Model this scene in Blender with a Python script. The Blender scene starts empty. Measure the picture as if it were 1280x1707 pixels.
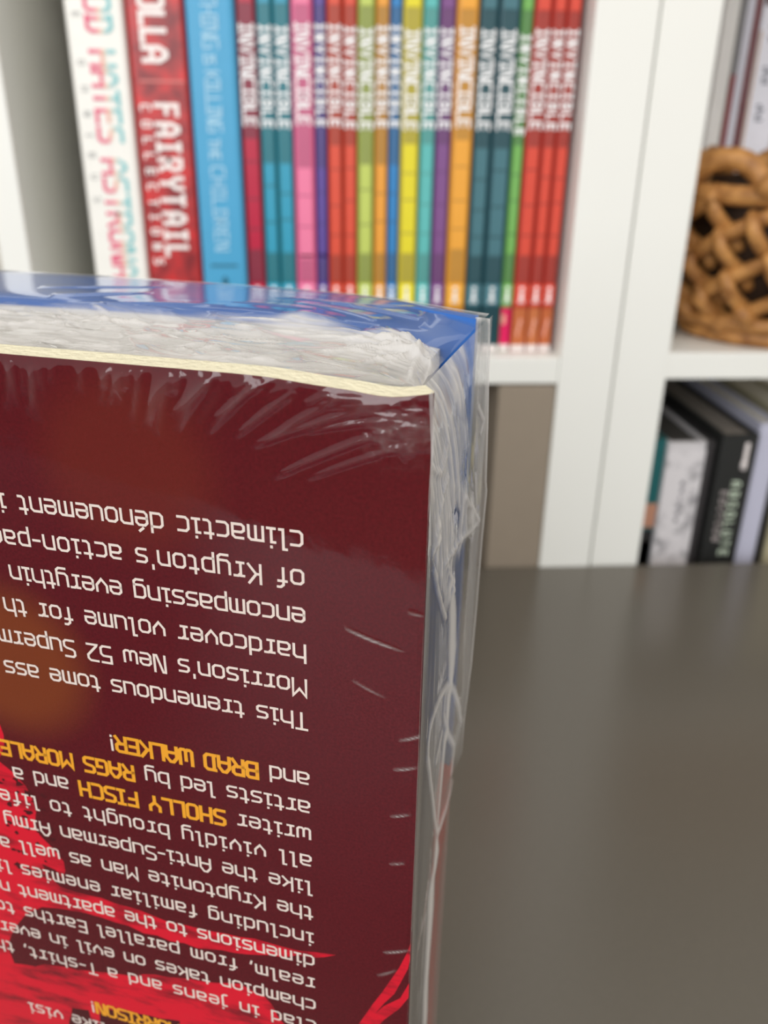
import bpy, bmesh, math, random
import numpy as np
from mathutils import Vector, Matrix
from mathutils.geometry import tessellate_polygon

# ------------------------------------------------------------------ camera, world, lights
SC = bpy.context.scene
COL = SC.collection
EYE = 0.297                       # camera height above the desk top (desk top is z = 0)
cam_d = bpy.data.cameras.new('camera')
cam_d.sensor_fit = 'HORIZONTAL'
cam_d.sensor_width = 36.0
cam_d.lens = 39.80
cam_d.clip_start = 0.005
cam_d.dof.use_dof = True
cam_d.dof.focus_distance = 0.114
cam_d.dof.aperture_fstop = 39.8 / 1.35
cam = bpy.data.objects.new('camera', cam_d)
COL.objects.link(cam)
fw, rt, up = Vector((.069391, .909349, -.410207)), Vector((.997484, -.06922, .015287)), Vector((.014493, .410236, .911864))
cam.matrix_world = Matrix(((rt.x, up.x, -fw.x, 0), (rt.y, up.y, -fw.y, 0), (rt.z, up.z, -fw.z, EYE), (0, 0, 0, 1)))
SC.camera = cam

SC.view_settings.view_transform = 'Standard'
SC.view_settings.look = 'None'
SC.view_settings.exposure = 0.0
SC.view_settings.gamma = 1.0
SC.view_settings.use_curve_mapping = False

world = bpy.data.worlds.new('world')
SC.world = world
world.use_nodes = True
world.node_tree.nodes['Background'].inputs[0].default_value = (1.0, .98, .95, 1)
world.node_tree.nodes['Background'].inputs[1].default_value = 0.90

def area(name, loc, target, sx, sy, power, color):
    l = bpy.data.lights.new(name, 'AREA')
    l.shape = 'RECTANGLE'; l.size = sx; l.size_y = sy; l.energy = power; l.color = color
    o = bpy.data.objects.new(name, l); COL.objects.link(o)
    o.location = loc
    o.rotation_euler = (Vector(target) - Vector(loc)).to_track_quat('-Z', 'Y').to_euler()
    return o
area('fill_front', (-1.0, -2.0, 1.15), (.1, .6, .1), 1.7, 1.6, 45, (.97, .985, 1))  # added area light behind the camera
area('fill_overhead', (.4, -.7, 1.9), (.2, .4, 0), .35, .35, 7, (1, .93, .84))  # unseen overhead light, added for crisp highlights on the film

# ------------------------------------------------------------------ helpers
rng = random.Random(7)
npr = np.random.RandomState(5)

def s2l(c):
    return tuple((x / 255 / 12.92) if x / 255 <= .04045 else ((x / 255 + .055) / 1.055) ** 2.4 for x in c)
MATS = {}
def mat(name, rgb, rough=.5, spec=.5, var=.06, scale=60, bump=0.0, bscale=300, coat=0):
    """plain procedural surface: base colour with a little noise variation"""
    if name in MATS: return MATS[name]
    m = bpy.data.materials.new(name); m.use_nodes = True
    nt = m.node_tree; n = nt.nodes; L = nt.links
    p = n['Principled BSDF']
    p.inputs['Roughness'].default_value = rough
    p.inputs['Specular IOR Level'].default_value = spec
    p.inputs['Coat Weight'].default_value = coat
    c = s2l(rgb)
    tc = n.new('ShaderNodeTexCoord'); nz = n.new('ShaderNodeTexNoise')
    nz.inputs['Scale'].default_value = scale; nz.inputs['Detail'].default_value = 3
    L.new(tc.outputs['Object'], nz.inputs['Vector'])
    mx = n.new('ShaderNodeMix'); mx.data_type = 'RGBA'
    mx.inputs[6].default_value = (*[x * (1 - var) for x in c], 1)
    mx.inputs[7].default_value = (*[min(1, x * (1 + var)) for x in c], 1)
    L.new(nz.outputs['Fac'], mx.inputs[0]); L.new(mx.outputs[2], p.inputs['Base Color'])
    if bump:
        nb = n.new('ShaderNodeTexNoise'); nb.inputs['Scale'].default_value = bscale; nb.inputs['Detail'].default_value = 4
        L.new(tc.outputs['Object'], nb.inputs['Vector'])
        b = n.new('ShaderNodeBump'); b.inputs['Strength'].default_value = bump; b.inputs['Distance'].default_value = .001
        L.new(nb.outputs['Fac'], b.inputs['Height']); L.new(b.outputs['Normal'], p.inputs['Normal'])
    MATS[name] = m
    return m

def obj(name, bm, m, parent=None, smooth=False):
    me = bpy.data.meshes.new(name)
    bm.to_mesh(me); bm.free()
    return link(name, me, m, parent, smooth)
def link(name, me, m, parent=None, smooth=False):
    for x in (m if isinstance(m, (list, tuple)) else [m]): me.materials.append(x)
    if smooth:
        for p in me.polygons: p.use_smooth = True
    o = bpy.data.objects.new(name, me); COL.objects.link(o)
    if parent: o.parent = parent
    return o
def thing(name, label, cat, loc=(0, 0, 0), rotz=0, group=None, kind=None):
    o = bpy.data.objects.new(name, None); COL.objects.link(o)
    o.empty_display_size = .02
    o.location = loc; o.rotation_euler = (0, 0, rotz)
    o['label'] = label; o['category'] = cat
    if group: o['group'] = group
    if kind: o['kind'] = kind
    return o
def box(bm, x0, x1, y0, y1, z0, z1, mi=0, bev=0):
    r = bmesh.ops.create_cube(bm, size=1)
    vs = r['verts']
    for v in vs:
        v.co = Vector((x0 + (v.co.x + .5) * (x1 - x0), y0 + (v.co.y + .5) * (y1 - y0), z0 + (v.co.z + .5) * (z1 - z0)))
    fs = {f for v in vs for f in v.link_faces}
    for f in fs: f.material_index = mi
    if bev:
        es = list({e for v in vs for e in v.link_edges})
        bmesh.ops.bevel(bm, geom=es, offset=bev, segments=2, affect='EDGES', profile=.7)
def boxm(*a, bev=0):
    bm = bmesh.new(); box(bm, *a, bev=bev); return bm
def prism(bm, pts, z0, z1, mi=0):
    """extrude an XY outline from z0 to z1"""
    lo = [bm.verts.new((x, y, z0)) for x, y in pts]; hi = [bm.verts.new((x, y, z1)) for x, y in pts]
    n = len(pts); fs = [bm.faces.new(lo[::-1]), bm.faces.new(hi)]
    for i in range(n): fs.append(bm.faces.new((lo[i], lo[(i + 1) % n], hi[(i + 1) % n], hi[i])))
    for f in fs: f.material_index = mi
def tube(bm, pts, rad, sides=8, caps=True, flat=1.0):
    """sweep a (slightly flattened) circle along pts; rad may be a list"""
    pts = [Vector(p) for p in pts]; n = len(pts)
    rings = []; ref = Vector((.13, .29, 1)).normalized()
    for i, p in enumerate(pts):
        t = (pts[min(n - 1, i + 1)] - pts[max(0, i - 1)]).normalized()
        a = t.cross(ref).normalized(); b = t.cross(a).normalized()
        r = rad[i] if isinstance(rad, (list, tuple)) else rad
        rings.append([bm.verts.new(p + a * (r * math.cos(2 * math.pi * k / sides)) + b * (r * flat * math.sin(2 * math.pi * k / sides))) for k in range(sides)])
    for i in range(n - 1):
        for k in range(sides):
            f = bm.faces.new((rings[i][k], rings[i][(k + 1) % sides], rings[i + 1][(k + 1) % sides], rings[i + 1][k])); f.smooth = True
    if caps:
        bm.faces.new(rings[0][::-1]); bm.faces.new(rings[-1])

# ------------------------------------------------------------------ lettering (own stroke alphabet, x-height 1)
A_, D_ = 1.42, -.42
GL = {
 'a': (.8, [[(.08, 1), (.62, 1), (.8, .84), (.8, 0)], [(.8, .56), (.18, .56), (0, .42), (0, .14), (.16, 0), (.8, 0)]]),
 'b': (.8, [[(0, A_), (0, 0), (.62, 0), (.8, .18), (.8, .82), (.62, 1), (0, 1)]]),
 'c': (.74, [[(.74, 1), (.18, 1), (0, .82), (0, .18), (.18, 0), (.74, 0)]]),
 'd': (.8, [[(.8, A_), (.8, 0), (.18, 0), (0, .18), (0, .82), (.18, 1), (.8, 1)]]),
 'e': (.8, [[(0, .48), (.8, .48), (.8, .82), (.62, 1), (.18, 1), (0, .82), (0, .18), (.18, 0), (.74, 0)]]),
 'f': (.62, [[(.62, A_), (.42, A_), (.22, A_ - .18), (.22, 0)], [(0, .95), (.56, .95)]]),
 'g': (.8, [[(.8, 0), (.18, 0), (0, .18), (0, .82), (.18, 1), (.8, 1), (.8, -.26), (.62, -.42), (.1, -.42)]]),
 'h': (.8, [[(0, A_), (0, 0)], [(0, 1), (.62, 1), (.8, .82), (.8, 0)]]),
 'i': (.5, [[(.0, 1), (.25, 1), (.25, 0)], [(0, 0), (.5, 0)], [(.25, 1.32), (.25, 1.36)]]),
 'j': (.45, [[(.05, 1), (.4, 1), (.4, -.26), (.24, -.42), (0, -.42)], [(.4, 1.32), (.4, 1.36)]]),
 'k': (.76, [[(0, A_), (0, 0)], [(0, .5), (.3, .5), (.72, 1)], [(.3, .5), (.76, 0)]]),
 'l': (.46, [[(0, A_), (.22, A_), (.22, 0)], [(.22, 0), (.46, 0)]]),
 'm': (1.0, [[(0, 0), (0, 1), (.84, 1), (1.0, .84), (1.0, 0)], [(.5, 1), (.5, 0)]]),
 'n': (.8, [[(0, 0), (0, 1), (.62, 1), (.8, .82), (.8, 0)]]),
 'o': (.8, [[(.18, 0), (0, .18), (0, .82), (.18, 1), (.62, 1), (.8, .82), (.8, .18), (.62, 0), (.18, 0)]]),
 'p': (.8, [[(0, -.42), (0, 1), (.62, 1), (.8, .82), (.8, .18), (.62, 0), (0, 0)]]),
 'q': (.8, [[(.8, -.42), (.8, 1), (.18, 1), (0, .82), (0, .18), (.18, 0), (.8, 0)]]),
 'r': (.66, [[(0, 1), (.22, 1), (.22, 0)], [(0, 0), (.46, 0)], [(.22, .8), (.4, 1), (.66, 1)]]),
 's': (.74, [[(.72, 1), (.14, 1), (0, .86), (0, .64), (.14, .53), (.6, .48), (.74, .36), (.74, .13), (.6, 0), (.02, 0)]]),
 't': (.62, [[(.2, 1.3), (.2, .16), (.36, 0), (.62, 0)], [(0, .95), (.58, .95)]]),
 'u': (.8, [[(0, 1), (0, .18), (.18, 0), (.8, 0)], [(.8, 1), (.8, 0)]]),
 'v': (.8, [[(0, 1), (0, .5), (.4, 0), (.8, .5), (.8, 1)]]),
 'w': (1.0, [[(0, 1), (.0, .14), (.14, 0), (.36, 0), (.5, .14), (.64, 0), (.86, 0), (1.0, .14), (1.0, 1)], [(.5, .14), (.5, .8)]]),
 'x': (.76, [[(0, 0), (.76, 1)], [(0, 1), (.76, 0)]]),
 'y': (.8, [[(0, 1), (0, .18), (.18, 0), (.8, 0)], [(.8, 1), (.8, -.26), (.62, -.42), (.1, -.42)]]),
 'z': (.76, [[(0, 1), (.76, 1), (0, 0), (.76, 0)]]),
 'A': (.86, [[(0, 0), (0, 1.0), (.3, A_), (.56, A_), (.86, 1.0), (.86, 0)], [(0, .52), (.86, .52)]]),
 'B': (.84, [[(0, 0), (0, A_), (.66, A_), (.8, 1.28), (.8, .88), (.66, .74), (0, .74)], [(.66, .74), (.84, .6), (.84, .14), (.7, 0), (0, 0)]]),
 'C': (.8, [[(.8, A_), (.18, A_), (0, A_ - .18), (0, .18), (.18, 0), (.8, 0)]]),
 'D': (.84, [[(.12, 0), (.12, A_)], [(0, A_), (.64, A_), (.84, A_ - .22), (.84, .22), (.64, 0), (0, 0)]]),
 'E': (.76, [[(.76, A_), (0, A_), (0, 0), (.76, 0)], [(0, .72), (.66, .72)]]),
 'F': (.76, [[(.76, A_), (0, A_), (0, 0)], [(0, .72), (.64, .72)]]),
 'G': (.84, [[(.84, A_), (.18, A_), (0, A_ - .18), (0, .18), (.18, 0), (.84, 0), (.84, .68), (.46, .68)]]),
 'H': (.84, [[(0, 0), (0, A_)], [(.84, 0), (.84, A_)], [(0, .72), (.84, .72)]]),
 'I': (.56, [[(.28, 0), (.28, A_)], [(0, 0), (.56, 0)], [(0, A_), (.56, A_)]]),
 'J': (.6, [[(.6, A_), (.6, .18), (.42, 0), (0, 0)]]),
 'K': (.84, [[(0, 0), (0, A_)], [(0, .7), (.3, .7), (.82, A_)], [(.3, .7), (.84, 0)]]),
 'L': (.72, [[(0, A_), (0, 0), (.72, 0)]]),
 'M': (.96, [[(0, 0), (0, A_), (.48, .8), (.96, A_), (.96, 0)]]),
 'N': (.84, [[(0, 0), (0, A_), (.2, A_), (.64, 0), (.84, 0), (.84, A_)]]),
 'O': (.84, [[(.18, 0), (0, .18), (0, A_ - .18), (.18, A_), (.66, A_), (.84, A_ - .18), (.84, .18), (.66, 0), (.18, 0)]]),
 'P': (.8, [[(0, 0), (0, A_), (.62, A_), (.8, A_ - .18), (.8, .82), (.62, .64), (0, .64)]]),
 'R': (.82, [[(0, 0), (0, A_), (.62, A_), (.8, A_ - .18), (.8, .82), (.62, .64), (0, .64)], [(.42, .64), (.82, 0)]]),
 'S': (.82, [[(.8, A_), (.16, A_), (0, A_ - .16), (0, .92), (.14, .78), (.66, .66), (.82, .52), (.82, .16), (.66, 0), (.0, 0)]]),
 'T': (.8, [[(0, A_), (.8, A_)], [(.4, A_), (.4, 0)]]),
 'U': (.84, [[(0, A_), (0, .18), (.18, 0), (.66, 0), (.84, .18), (.84, A_)]]),
 'V': (.84, [[(0, A_), (.42, 0), (.84, A_)]]),
 'W': (1.0, [[(0, A_), (.0, .14), (.14, 0), (.36, 0), (.5, .14), (.64, 0), (.86, 0), (1.0, .14), (1.0, A_)], [(.5, .14), (.5, 1.0)]]),
 'Y': (.84, [[(0, A_), (0, 1.0), (.42, .6), (.84, 1.0), (.84, A_)], [(.42, .6), (.42, 0)]]),
 '5': (.8, [[(.76, A_), (0, A_), (0, .84), (.62, .84), (.8, .68), (.8, .18), (.62, 0), (0, 0)]]),
 '2': (.8, [[(0, A_), (.62, A_), (.8, A_ - .18), (.8, .95), (.05, .12), (0, 0), (.8, 0)]]),
 '-': (.5, [[(0, .5), (.5, .5)]]), ',': (.2, [[(.1, .06), (.02, -.26)]]), "'": (.2, [[(.1, A_), (.1, A_ - .26)]]),
 '!': (.2, [[(.1, A_), (.1, .42)], [(.1, 0), (.1, .05)]]), '|': (.1, [[(.05, A_ + .1), (.05, -.2)]]),
 '/': (.5, [[(0, 0), (.5, A_)]]), ' ': (.5, []),
}
ACC = {'é': ('e', [[(.34, 1.22), (.6, 1.44)]]), 'Í': ('I', [[(.2, 1.6), (.45, 1.8)]])}
for k, (b, ex) in ACC.items(): GL[k] = (GL[b][0], GL[b][1] + ex)

def text_width(s, size, gap, stretch=1.0):
    return sum((GL[c][0] * stretch + gap) * size for c in s) - gap * size
def letters(bm, s, org, xd, yd, size, stroke, gap=.28, stretch=1.0, mi=0, thick=0.0):
    """flat stroked letters from org along xd with height along yd; returns the advance"""
    org, xd, yd = Vector(org), Vector(xd), Vector(yd); x = 0; h = stroke / 2
    nrm = xd.cross(yd)
    for c in s:
        w, strokes = GL[c]
        for si, st in enumerate(strokes):
            up_ = thick + .00003 * (si + 1) + (.00012 if stroke > .001 else 0) * si
            p = [Vector((x + a * size * stretch, b * size)) for a, b in st]
            closed = len(p) > 3 and (p[0] - p[-1]).length < 1e-9
            n = len(p)
            Lf, Rt = [], []
            for i in range(n):
                if closed: pa, pb = p[(i - 1) % (n - 1)], p[(i + 1) % (n - 1)]
                else: pa, pb = p[max(0, i - 1)], p[min(n - 1, i + 1)]
                d1 = (p[i] - pa); d2 = (pb - p[i])
                if d1.length < 1e-9: d1 = d2
                if d2.length < 1e-9: d2 = d1
                d1 = d1.normalized(); d2 = d2.normalized()
                n1 = Vector((-d1.y, d1.x)); n2 = Vector((-d2.y, d2.x))
                m = (n1 + n2)
                m = m.normalized() if m.length > 1e-6 else n1
                k = h / max(.45, m.dot(n1))
                q = p[i].copy()
                if not closed and i == 0: q = q - d1 * h * .9
                if not closed and i == n - 1: q = q + d2 * h * .9
                Lf.append(q + m * k); Rt.append(q - m * k)
            V = lambda q: bm.verts.new(org + xd * q.x + yd * q.y + nrm * up_)
            lv = [V(q) for q in Lf]; rv = [V(q) for q in Rt]
            for i in range(n - 1):
                f = bm.faces.new((rv[i], rv[i + 1], lv[i + 1], lv[i])); f.material_index = mi
        x += (w * stretch + gap) * size
    return x

# ------------------------------------------------------------------ setting
WHITE = mat('white_laminate', (236, 236, 230), rough=.38, spec=.4, var=.012, scale=25)
wall_m = mat('wall_paint', (214, 208, 198), rough=.9, var=.03, scale=8)
floor_m = mat('floor_wood', (128, 104, 82), rough=.6, var=.15, scale=12)
o = obj('floor', boxm(-6, 6, -9, .97, -.78, -.74), floor_m); o['kind'] = 'structure'
o = obj('wall_back', boxm(-6, 6, .951, 1.03, -.74, 1.9), wall_m); o['kind'] = 'structure'

# desk: dark grey matt top on four legs, its far edge against the bookcases
desk_m = mat('desk_grey', (97, 91, 82), rough=.24, spec=.6, var=.05, scale=420, bump=.05, bscale=1500)
leg_m = mat('desk_leg', (60, 58, 56), rough=.5)
desk = thing('desk', 'dark grey matt desk with its far edge against the white bookcases', 'desk', (0, 0, -.74))
obj('desk_top', boxm(-.85, .85, -.30, .5545, .715, .74, bev=.0015), desk_m, desk)
for sx in (-.8, .8):
    for sy in (-.25, .50):
        obj('leg', boxm(sx - .025, sx + .025, sy - .025, sy + .025, 0, .715), leg_m, desk)

def bookcase(name, label, xs, yf, boards, z_bot, z_top):
    """xs: left outer, left inner, divider left, divider right, right inner, right outer"""
    t = thing(name, label, 'bookcase', ((xs[0] + xs[5]) / 2, yf + .195, -.74))
    ox, oy = t.location.x, t.location.y
    def P(n, x0, x1, z0, z1, inset=0):
        obj(n, boxm(x0 - ox, x1 - ox, yf + inset - oy, yf + .39 - oy, z0 + .74, z1 + .74, bev=.0015), WHITE, t)
    P('side_panel', xs[0], xs[1], z_bot + .038, z_top - .038)
    P('side_panel', xs[4], xs[5], z_bot + .038, z_top - .038)
    P('top_panel', xs[0], xs[5], z_top - .038, z_top)
    P('bottom_panel', xs[0], xs[5], z_bot, z_bot + .038)
    P('divider_panel', xs[2], xs[3], z_bot + .038, z_top - .038)
    for z0, z1 in boards:
        P('shelf_board', xs[1], xs[2], z0, z1, .0012)
        P('shelf_board', xs[3], xs[4], z0, z1, .0012)
    P('plinth', xs[0] + .01, xs[5] - .01, -.74, z_bot, .02)
    return t
bookcase('bookcase', 'white bookcase full of colourful comic paperbacks, behind the shrink-wrapped book',
         (-.573, -.535, -.1966, -.1793, .1600, .1979), .555, [(-.213, -.195), (.1404, .1587), (.494, .512)], -.586, .885)
bookcase('bookcase', 'white bookcase holding the wicker basket and the black books, at the right',
         (.1996, .2360, .5710, .5880, .9230, .9610), .557, [(-.211, -.193), (.1428, .1612), (.497, .515)], -.584, .888)

# ------------------------------------------------------------------ books
PAGE = mat('book_pages', (226, 219, 203), rough=.85, var=.05, scale=900)
def book(name, label, x0, x1, y0, depth, z0, z1, rgb, group=None, hard=True, rough=.4, cat='book', edge=None):
    z0 += .0002
    """standing book, spine towards the camera: cover (spine and boards) and page block; returns root and local frame"""
    W = x1 - x0
    t = thing(name, label, cat, ((x0 + x1) / 2, y0, z0), 0, group)
    cm = mat('cover_%d_%d_%d' % rgb, rgb, rough=rough, spec=.45, var=.05, scale=90)
    th = .0025 if hard else .0006
    r = min(.0022 if not hard else .003, W * .24)
    xl, xr = -W / 2 + .0002, W / 2 - .0002
    arc = []
    for k in range(5):
        a = math.pi + k * math.pi / 8
        arc.append((xl + r + r * math.cos(a), r + r * math.sin(a)))
    arc2 = [(-x, y) for x, y in arc[::-1]]
    out = [(xl, depth)] + arc + arc2 + [(xr, depth)]
    inn = [(xr - th, depth), (xr - th, th + .001), (xl + th, th + .001), (xl + th, depth)]
    bm = bmesh.new(); prism(bm, out + inn, 0, z1 - z0)
    obj('cover', bm, cm, t)
    m = .003 if hard else .0008
    obj('page_block', boxm(xl + th + .0001, xr - th - .0001, th + .0012, depth - m, m, z1 - z0 - m), edge or PAGE, t)
    return t
def skin(t):
    return next(c for c in t.children if c.name.startswith('cover'))
def fit_text(parent, name, s, xbase, zstart, zend, size, stroke, m, yoff=-.0003, stretch=None):
    """lettering running down a spine, tops of the letters to the right (z in metres above the book's foot)"""
    L = zstart - zend
    st = stretch or 1.0
    w = sum(GL[c][0] for c in s) * st * size
    gap = (L - w) / max(1, len(s) - 1) / size
    if gap < .2:
        st = st * (L - .2 * size * (len(s) - 1)) / w; gap = .2
    bm = bmesh.new()
    letters(bm, s, (xbase, yoff, zstart), (0, 0, -1), (1, 0, 0), size, stroke, gap, st)
    return obj(name, bm, m, skin(parent))
def zy(y):   # height (relative to the camera) of a point on the spines' plane, from the measured scale
    ys = [0, 20, 40, 215, 235, 290, 330, 375, 425, 470, 500, 515, 586]
    zs = [69.5, 63.5, 57.3, .9, -5.9, -24.9, -39.1, -55.4, -74.1, -91.3, -103.1, -109, -138]
    return float(np.interp(y, ys, zs)) / 1000 + EYE
Z0 = .1587
INK = mat('ink_white', (250, 250, 250), rough=.5, var=.01)

# the three thick books at the left
xw0, xw1 = -.1440, -.1103
t = book('omnibus', 'white thick book with pink and blue spine lettering, leftmost on the shelf', xw0, xw1, .567, .18, Z0, Z0 + .268, (240, 238, 231))
W = xw1 - xw0
def rainbow():
    m = bpy.data.materials.new('rainbow_ink'); m.use_nodes = True
    nt = m.node_tree; p = nt.nodes['Principled BSDF']; p.inputs['Roughness'].default_value = .5
    tc = nt.nodes.new('ShaderNodeTexCoord'); sx = nt.nodes.new('ShaderNodeSeparateXYZ'); mr = nt.nodes.new('ShaderNodeMapRange'); cr = nt.nodes.new('ShaderNodeValToRGB')
    nt.links.new(tc.outputs['Object'], sx.inputs[0]); nt.links.new(sx.outputs['X'], mr.inputs['Value'])
    mr.inputs['From Min'].default_value = -W / 2 + .37 * W; mr.inputs['From Max'].default_value = -W / 2 + .77 * W
    e = cr.color_ramp.elements
    e[0].position = 0; e[0].color = (*s2l((226, 78, 120)), 1)
    e[1].position = 1; e[1].color = (*s2l((120, 196, 200)), 1)
    for p_, c in ((.4, (232, 120, 140)), (.55, (240, 205, 175)), (.72, (165, 205, 205))):
        x = e.new(p_); x.color = (*s2l(c), 1)
    nt.links.new(mr.outputs[0], cr.inputs[0]); nt.links.new(cr.outputs[0], p.inputs['Base Color'])
    return m
RB = rainbow()
bm = bmesh.new()
letters(bm, 'GOD HATES ASTRONAUTS', (-W / 2 + .37 * W, -.0003, EYE + .0772 - Z0), (0, 0, -1), (1, 0, 0), .0094, .0022, .32, .93)
obj('title_lettering', bm, RB, skin(t))
GREY = mat('ink_grey', (178, 178, 176), rough=.6)
bm = bmesh.new()
for wd, ys in (('THE', (-33, 4, 42)), ('OMNIBUS', (117, 159, 201, 237, 268, 303, 340))):
    bm = bmesh.new()
    for c, y in zip(wd, ys):
        z_ = zy(y - 5) if y > 10 else zy(0) - (y - 5) * .3265 / 1000
        letters(bm, c, (-W / 2 + .15 * W, -.0003, z_ - Z0), (0, 0, -1), (1, 0, 0), .0026, .0007)
    obj('subtitle_lettering', bm, GREY, skin(t))['label'] = 'pale grey widely spaced letters'

xr0, xr1 = -.1098, -.0764
t = book('omnibus', 'red thick book with mottled spine and white serif title, between white and blue books', xr0, xr1, .567, .18, Z0, Z0 + .27, (176, 36, 38))
W = xr1 - xr0
def mottled():
    m = mat('mottled_red', (178, 40, 42), rough=.35)
    nt = m.node_tree; p = nt.nodes['Principled BSDF']
    tc = nt.nodes.new('ShaderNodeTexCoord'); nz = nt.nodes.new('ShaderNodeTexNoise'); cr = nt.nodes.new('ShaderNodeValToRGB')
    nz.inputs['Scale'].default_value = 75; nz.inputs['Detail'].default_value = 4
    nt.links.new(tc.outputs['Object'], nz.inputs['Vector']); nt.links.new(nz.outputs['Fac'], cr.inputs[0])
    e = cr.color_ramp.elements; e[0].position = .36; e[0].color = (*s2l((128, 30, 36)), 1); e[1].position = .66; e[1].color = (*s2l((218, 40, 42)), 1)
    x = e.new(.5); x.color = (*s2l((172, 44, 46)), 1)
    nt.links.new(cr.outputs[0], p.inputs['Base Color'])
    return m
obj('spine_print', boxm(-W / 2 + .002, W / 2 - .002, -.00025, .0005, .002, .266), mottled(), skin(t))
IV = mat('ink_ivory', (246, 238, 234), rough=.5)
SH = Z0
bm = bmesh.new()
letters(bm, 'OLLA', (-W / 2 + .26 * W, -.0005, EYE + .0685 - SH), (0, 0, -1), (1, 0, 0), .0090, .0028, .36, .85)
bmx = [('FAIRY', 183, 318), ('TAIL', 330, 426)]
obj('title_lettering', bm, IV, skin(t))
for s, a, b in bmx: fit_text(t, 'title_lettering', s, -W / 2 + .38 * W, zy(a) - SH, zy(b) - SH, .0088, .0026, IV, -.0005, .75)
fit_text(t, 'subtitle_lettering', 'COLLECTIONS', -W / 2 + .13 * W, zy(183) - SH, zy(440) - SH, .0036, .0012, IV, -.0005, .9)
fit_text(t, 'divider_mark', '|', -W / 2 + .25 * W, zy(143) - SH, zy(144) - SH, .0145, .0013, mat('ink_pink', (215, 120, 115)), -.0005)

xb0, xb1 = -.0762, -.0478
t = book('omnibus', 'sky blue thick book with pale lettering, beside the crimson paperback', xb0, xb1, .567, .17, Z0, Z0 + .262, (74, 162, 205))
W = xb1 - xb0
PB = mat('ink_pale_blue', (166, 210, 232), rough=.5)
for s, a, b, sz in (('THING', 0, 88, .0060), ('IS', 99, 113, .0042), ('KILLING', 126, 225, .0056), ('THE', 238, 270, .0042), ('CHILDREN', 282, 418, .0056)):
    fit_text(t, 'title_lettering', s, -W / 2 + .34 * W, zy(a) - SH, zy(b) - SH, sz, .0011, PB)
bm = bmesh.new(); letters(bm, 'SOME', (-W / 2 + .34 * W, -.0003, EYE + .098 - SH), (0, 0, -1), (1, 0, 0), .0060, .0014, .2)
obj('title_lettering', bm, PB, skin(t))
DB = mat('ink_dark_blue', (40, 105, 130), rough=.5)
obj('publisher_mark', boxm(-W * .30, W * .30, -.0003, .0002, zy(445) - SH, zy(441) - SH), DB, skin(t))
bm = bmesh.new(); tube(bm, [(0, -.0002, zy(468) - SH + k) for k in (-.003, 0, .003)], [.0006, .0022, .0006]); obj('publisher_mark', bm, DB, skin(t))

# the row of twenty slim paperbacks of one series
ROW = 'paperbacks of one comic series in a rainbow row'
XS = [-47.7, -36.0, -26.5, -16.1, -2.9, 4.9, 14.3, 23.2, 33.8, 42.4, 49.9, 62.1, 71.6, 81.7, 95.4, 106.9, 120.1, 128.1, 139.0, 147.8, 156.7]
cr_, te, pk, pu = ((142, 26, 50), (188, 32, 64)), ((28, 120, 136), (56, 156, 186)), ((214, 92, 136), (238, 128, 164)), ((78, 62, 134), (98, 78, 154))
rd, ol, og, bl = ((186, 56, 34), (220, 84, 62)), ((150, 164, 70), (192, 206, 102)), ((196, 134, 42), (234, 160, 62)), ((44, 106, 162), (54, 132, 194))
ye, tq, vi, o2 = ((192, 176, 44), (228, 214, 46)), ((78, 164, 158), (96, 186, 182)), ((108, 58, 116), (128, 82, 138)), ((212, 144, 40), (236, 166, 62))
dt, gr, r3 = ((24, 72, 82), (70, 116, 126)), ((84, 142, 70), (118, 178, 92)), ((176, 46, 34), (218, 78, 60))
ROWDEF = [
 (cr_, 'crimson slim paperback beside the sky blue book'),
 (te, 'teal slim paperback right of the crimson one'),
 (te, 'teal slim paperback left of the pink one'),
 (pk, 'pink slim paperback between teal and dark purple ones'),
 (pu, 'dark indigo purple slim paperback right of the pink one'),
 (rd, 'orange red slim paperback right of the indigo purple one'),
 (rd, 'orange red slim paperback left of the olive green one'),
 (ol, 'olive green slim paperback with yellowish edges'),
 (og, 'ochre orange slim paperback between olive green and blue ones'),
 (bl, 'royal blue slim paperback left of the yellow one'),
 (ye, 'bright yellow slim paperback in the middle of the rainbow row'),
 (tq, 'turquoise slim paperback right of the yellow one'),
 (vi, 'violet slim paperback right of the turquoise one'),
 (o2, 'golden orange slim paperback between violet and dark slate ones'),
 (dt, 'dark slate teal slim paperback right of the golden orange one'),
 (dt, 'dark slate teal slim paperback left of the grass green one'),
 (gr, 'grass green slim paperback with a pink foot, half hidden'),
 (r3, 'scarlet slim paperback right of the grass green one'),
 (r3, 'scarlet slim paperback, middle of the last three in the row'),
 (r3, 'scarlet slim paperback at the right end of the row'),
]
PERF = [235, 275, 275, 282, 282, 244, 244, 275, 275, 275, 240, 240, 240, 232, 245, 245, 240, 242, 242, 242]
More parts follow.
